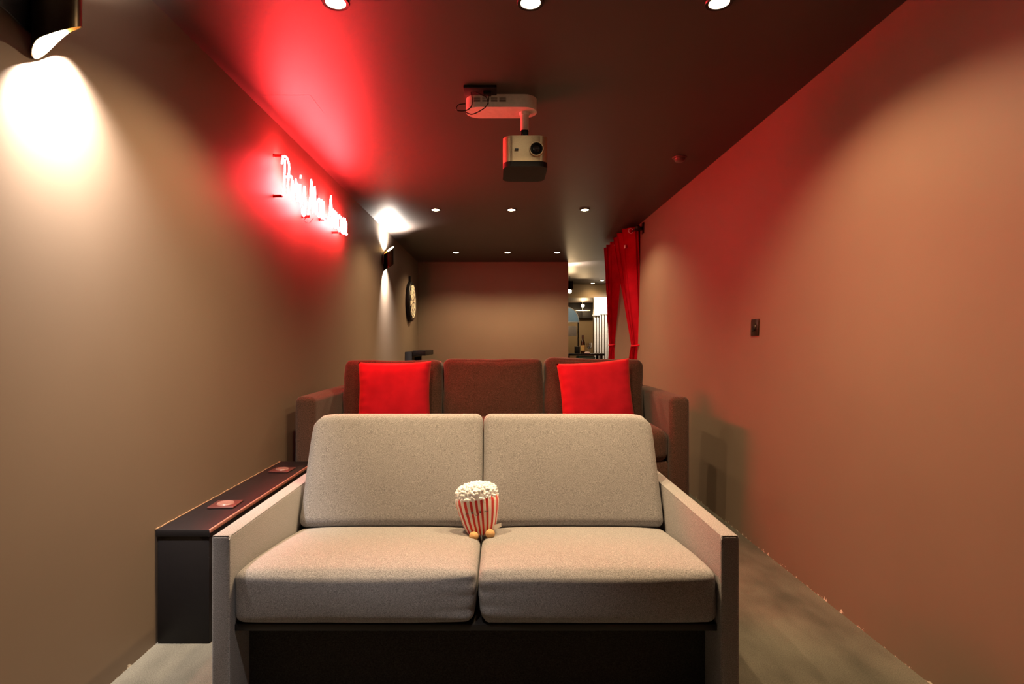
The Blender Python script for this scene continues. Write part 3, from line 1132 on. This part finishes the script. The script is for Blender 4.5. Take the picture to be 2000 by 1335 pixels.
# ------------------------------------------------------------------ the bar room beyond
bt = thing('bar_table', 'dark bar table in the room beyond the end wall, holding a bottle and glasses', 'table', (1.40, 9.5, 0))
bm = bmesh.new()
prism(bm, rrect(0.64, 0.50, 0.03, 4), 0.862, 0.895, axis='Z')
obj('tabletop', bm, M['black_paint'], bt)
for x in (-0.27, 0.27):
    for y in (-0.2, 0.2):
        obj('leg', B((x - 0.02, y - 0.02, 0), (x + 0.02, y + 0.02, 0.862), 0.003), M['black_paint'], bt)
obj('shelf', B((-0.28, -0.21, 0.68), (0.28, 0.21, 0.70), 0.003), M['black_paint'], bt)
o = obj('storage_box', B((-0.12, -0.16, 0.0), (0.16, 0.12, 0.15), 0.008), M['teal'], loc=(1.42, 9.5, 0.70))
tag(o, 'teal box on the shelf under the bar tabletop', 'box')
b = thing('wine_bottle', 'dark wine bottle with a yellow label on the bar table', 'bottle', (1.385, 9.42, 0.895))
bm = bmesh.new()
lathe(bm, [(0.001, 0.0), (0.034, 0.0), (0.037, 0.006), (0.037, 0.17), (0.033, 0.195), (0.016, 0.222), (0.0135, 0.24), (0.0135, 0.29), (0.016, 0.292), (0.016, 0.30), (0.001, 0.302)], seg=24)
obj('glass_body', bm, M['bottle_glass'], b)
bm = bmesh.new()
lathe(bm, [(0.0375, 0.045), (0.0378, 0.046), (0.0378, 0.135), (0.0375, 0.136)], seg=24)
obj('paper_label', bm, M['label_paper'], b)
bm = bmesh.new()
lathe(bm, [(0.0172, 0.245), (0.0172, 0.303), (0.001, 0.305)], seg=18)
obj('cap', bm, M['maroon'], b)
for k, (x, y, lb) in enumerate(((1.475, 9.40, 'stemmed clear wine glass on the bar table, right beside the bottle'), (1.515, 9.46, 'stemmed clear wine glass on the bar table, second one from the bottle'))):
    bm = bmesh.new()
    lathe(bm, [(0.030, 0.0), (0.030, 0.002), (0.004, 0.006), (0.0035, 0.075), (0.018, 0.088), (0.030, 0.11), (0.031, 0.14), (0.027, 0.175), (0.0255, 0.175), (0.0295, 0.14), (0.028, 0.112), (0.014, 0.092), (0.001, 0.084)], seg=20)
    o = obj('wine_glass', bm, M['clear'], loc=(x, y, 0.895))
    tag(o, lb, 'glass', 'wine glasses on the bar table')
bm = bmesh.new()
lathe(bm, [(0.001, 0.002), (0.045, 0.002), (0.055, 0.008), (0.050, 0.016), (0.030, 0.030), (0.001, 0.034)], seg=20)
for v in bm.verts:
    v.co += Vector((noise.noise(v.co * 60), noise.noise(v.co * 60 + Vector((5, 0, 0))), 0)) * 0.006
o = obj('folded_napkin', bm, M['cloth_tag'], loc=(1.445, 9.33, 0.894))
tag(o, 'small crumpled white napkin on the bar table in front of the bottle', 'napkin')
o = obj('caddy_box', B((-0.04, -0.04, 0.0), (0.04, 0.04, 0.115), 0.005), M['black_paint'], loc=(1.30, 9.48, 0.895))
tag(o, 'small black box on the bar table, left of the bottle', 'box')

# blue half-round shell on metal legs
bl = thing('blue_arch', 'blue half-round shell with pale rim on thin legs, partly behind the end wall', 'ornament', (1.32, 11.2, 0))
bm = bmesh.new()
arc = [(0.24 * math.cos(PI * k / 24), 0.29 * math.sin(PI * k / 24)) for k in range(25)]
prism(bm, [(x, 1.475 + z) for x, z in arc], -0.03, 0.03, axis='Y', bevel=0.004)
obj('shell', bm, M['blue'], bl)
bm = bmesh.new()
tube(bm, [(0.245 * math.cos(PI * k / 24), -0.032, 1.475 + 0.295 * math.sin(PI * k / 24)) for k in range(25)], 0.007, 8)
tube(bm, [(-0.245, -0.032, 1.475), (0.245, -0.032, 1.475)], 0.008, 8)
obj('rim', bm, M['pale_metal'], bl)
for x in (-0.235, 0.235):
    bm = bmesh.new()
    tube(bm, [(x, 0, 1.475), (x, 0, 0.0)], 0.012, 8)
    obj('leg', bm, M['black_metal'], bl)
obj('panel', B((-0.2, -0.012, 1.20), (0.2, 0.012, 1.40), 0.004), plain('grey_panel', (0.32, 0.30, 0.30), rough=0.5), bl)

# pendant bulb
pb = thing('pendant_bulb', 'bare glowing pendant bulb hanging beyond the edge of the end wall', 'pendant light', (1.30, 10.5, CEIL))
bm = bmesh.new()
tube(bm, [(0, 0, 0), (0, 0, -0.19)], 0.004, 8)
obj('cord', bm, M['black_metal'], pb)
bm = bmesh.new()
lathe(bm, [(0.012, -0.18), (0.018, -0.19), (0.018, -0.22), (0.014, -0.225)], seg=16)
obj('socket', bm, M['black_metal'], pb)
bm = bmesh.new()
lathe(bm, [(0.013, -0.222), (0.026, -0.245), (0.036, -0.275), (0.030, -0.305), (0.001, -0.318)], seg=20)
obj('bulb', bm, M['bulb_glow'], pb)
light('pendant_lamp', 'POINT', (1.30, 10.36, 1.98), 14, WARM, 0.04)
# two downlights over the bar room
for (x, y, nm) in ((1.93, 11.75, 'nearest the tan beam'), (2.03, 11.2, 'half hidden by the red curtain')):
    t = dup_tree(proto)
    t.location = (x, y, CEIL)
    t['label'] = 'small glowing downlight in the bar room ceiling, ' + nm
    t['group'] = 'bar room downlights'
    light('downlight_beam', 'SPOT', (x, y, CEIL - 0.012), 16, WARM, 0.028, aim=(x, y, 0), spot=150, blend=0.8)

# white ribbed panel beside the alcove
vb = thing('slatted_blind', 'white vertical slatted blind beside the red curtains in the bar room', 'blind', (1.98, 11.9, 0))
obj('head_panel', B((0, 0, 1.66), (0.62, 0.05, 2.02), 0.004), M['white_slats'], vb)
obj('head_rail', B((-0.02, -0.02, 1.63), (0.12, 0.03, 1.66), 0.003), M['pale_metal'], vb)
for k in range(11):
    x = 0.01 + k * 0.056
    bm = B((-0.021, -0.004, 0.0), (0.021, 0.004, 1.66), 0.003)
    obj('slat', bm, M['white_slats'], vb, loc=(x + 0.02, 0.02, 0), rot=(0, 0, 0.35))
light('blind_wash', 'SPOT', (2.25, 11.2, 2.27), 90, SOFT, 0.03, aim=(2.25, 11.95, 1.2), spot=95, blend=0.8)

# dark wall cabinet and a spot bar in the alcove
wc = thing('wall_cabinet', 'dark wall cabinet high in the alcove behind the bar table', 'cabinet', (1.0, 13.7, 1.66))
obj('body', B((0, 0, 0), (2.0, 0.40, 0.36), 0.004), M['black_paint'], wc)
for k in range(4):
    obj('door', B((0.01 + k * 0.498, -0.018, 0.01), (0.495 + k * 0.498, 0.0, 0.35), 0.003), M['black_paint'], wc)
sb = thing('spot_bar', 'small lit spotlight on a thin bar under the alcove ceiling', 'spotlight', (1.95, 13.3, 2.02))
bm = bmesh.new()
tube(bm, [(0, 0, 0), (0, 0, -0.14)], 0.006, 8)
tube(bm, [(-0.16, 0, -0.20), (0.18, 0, -0.20)], 0.009, 8)
tube(bm, [(0, 0, -0.14), (0, 0, -0.20)], 0.006, 8)
obj('bar', bm, M['pale_metal'], sb)
bm = bmesh.new()
lathe(bm, [(0.001, -0.12), (0.03, -0.115), (0.04, -0.09), (0.03, -0.065), (0.001, -0.06)], (0, -0.04, 0), 16)
obj('bulb', bm, M['bulb_glow'], sb)
light('alcove_lamp', 'POINT', (1.95, 13.1, 1.75), 22, WARM, 0.04)
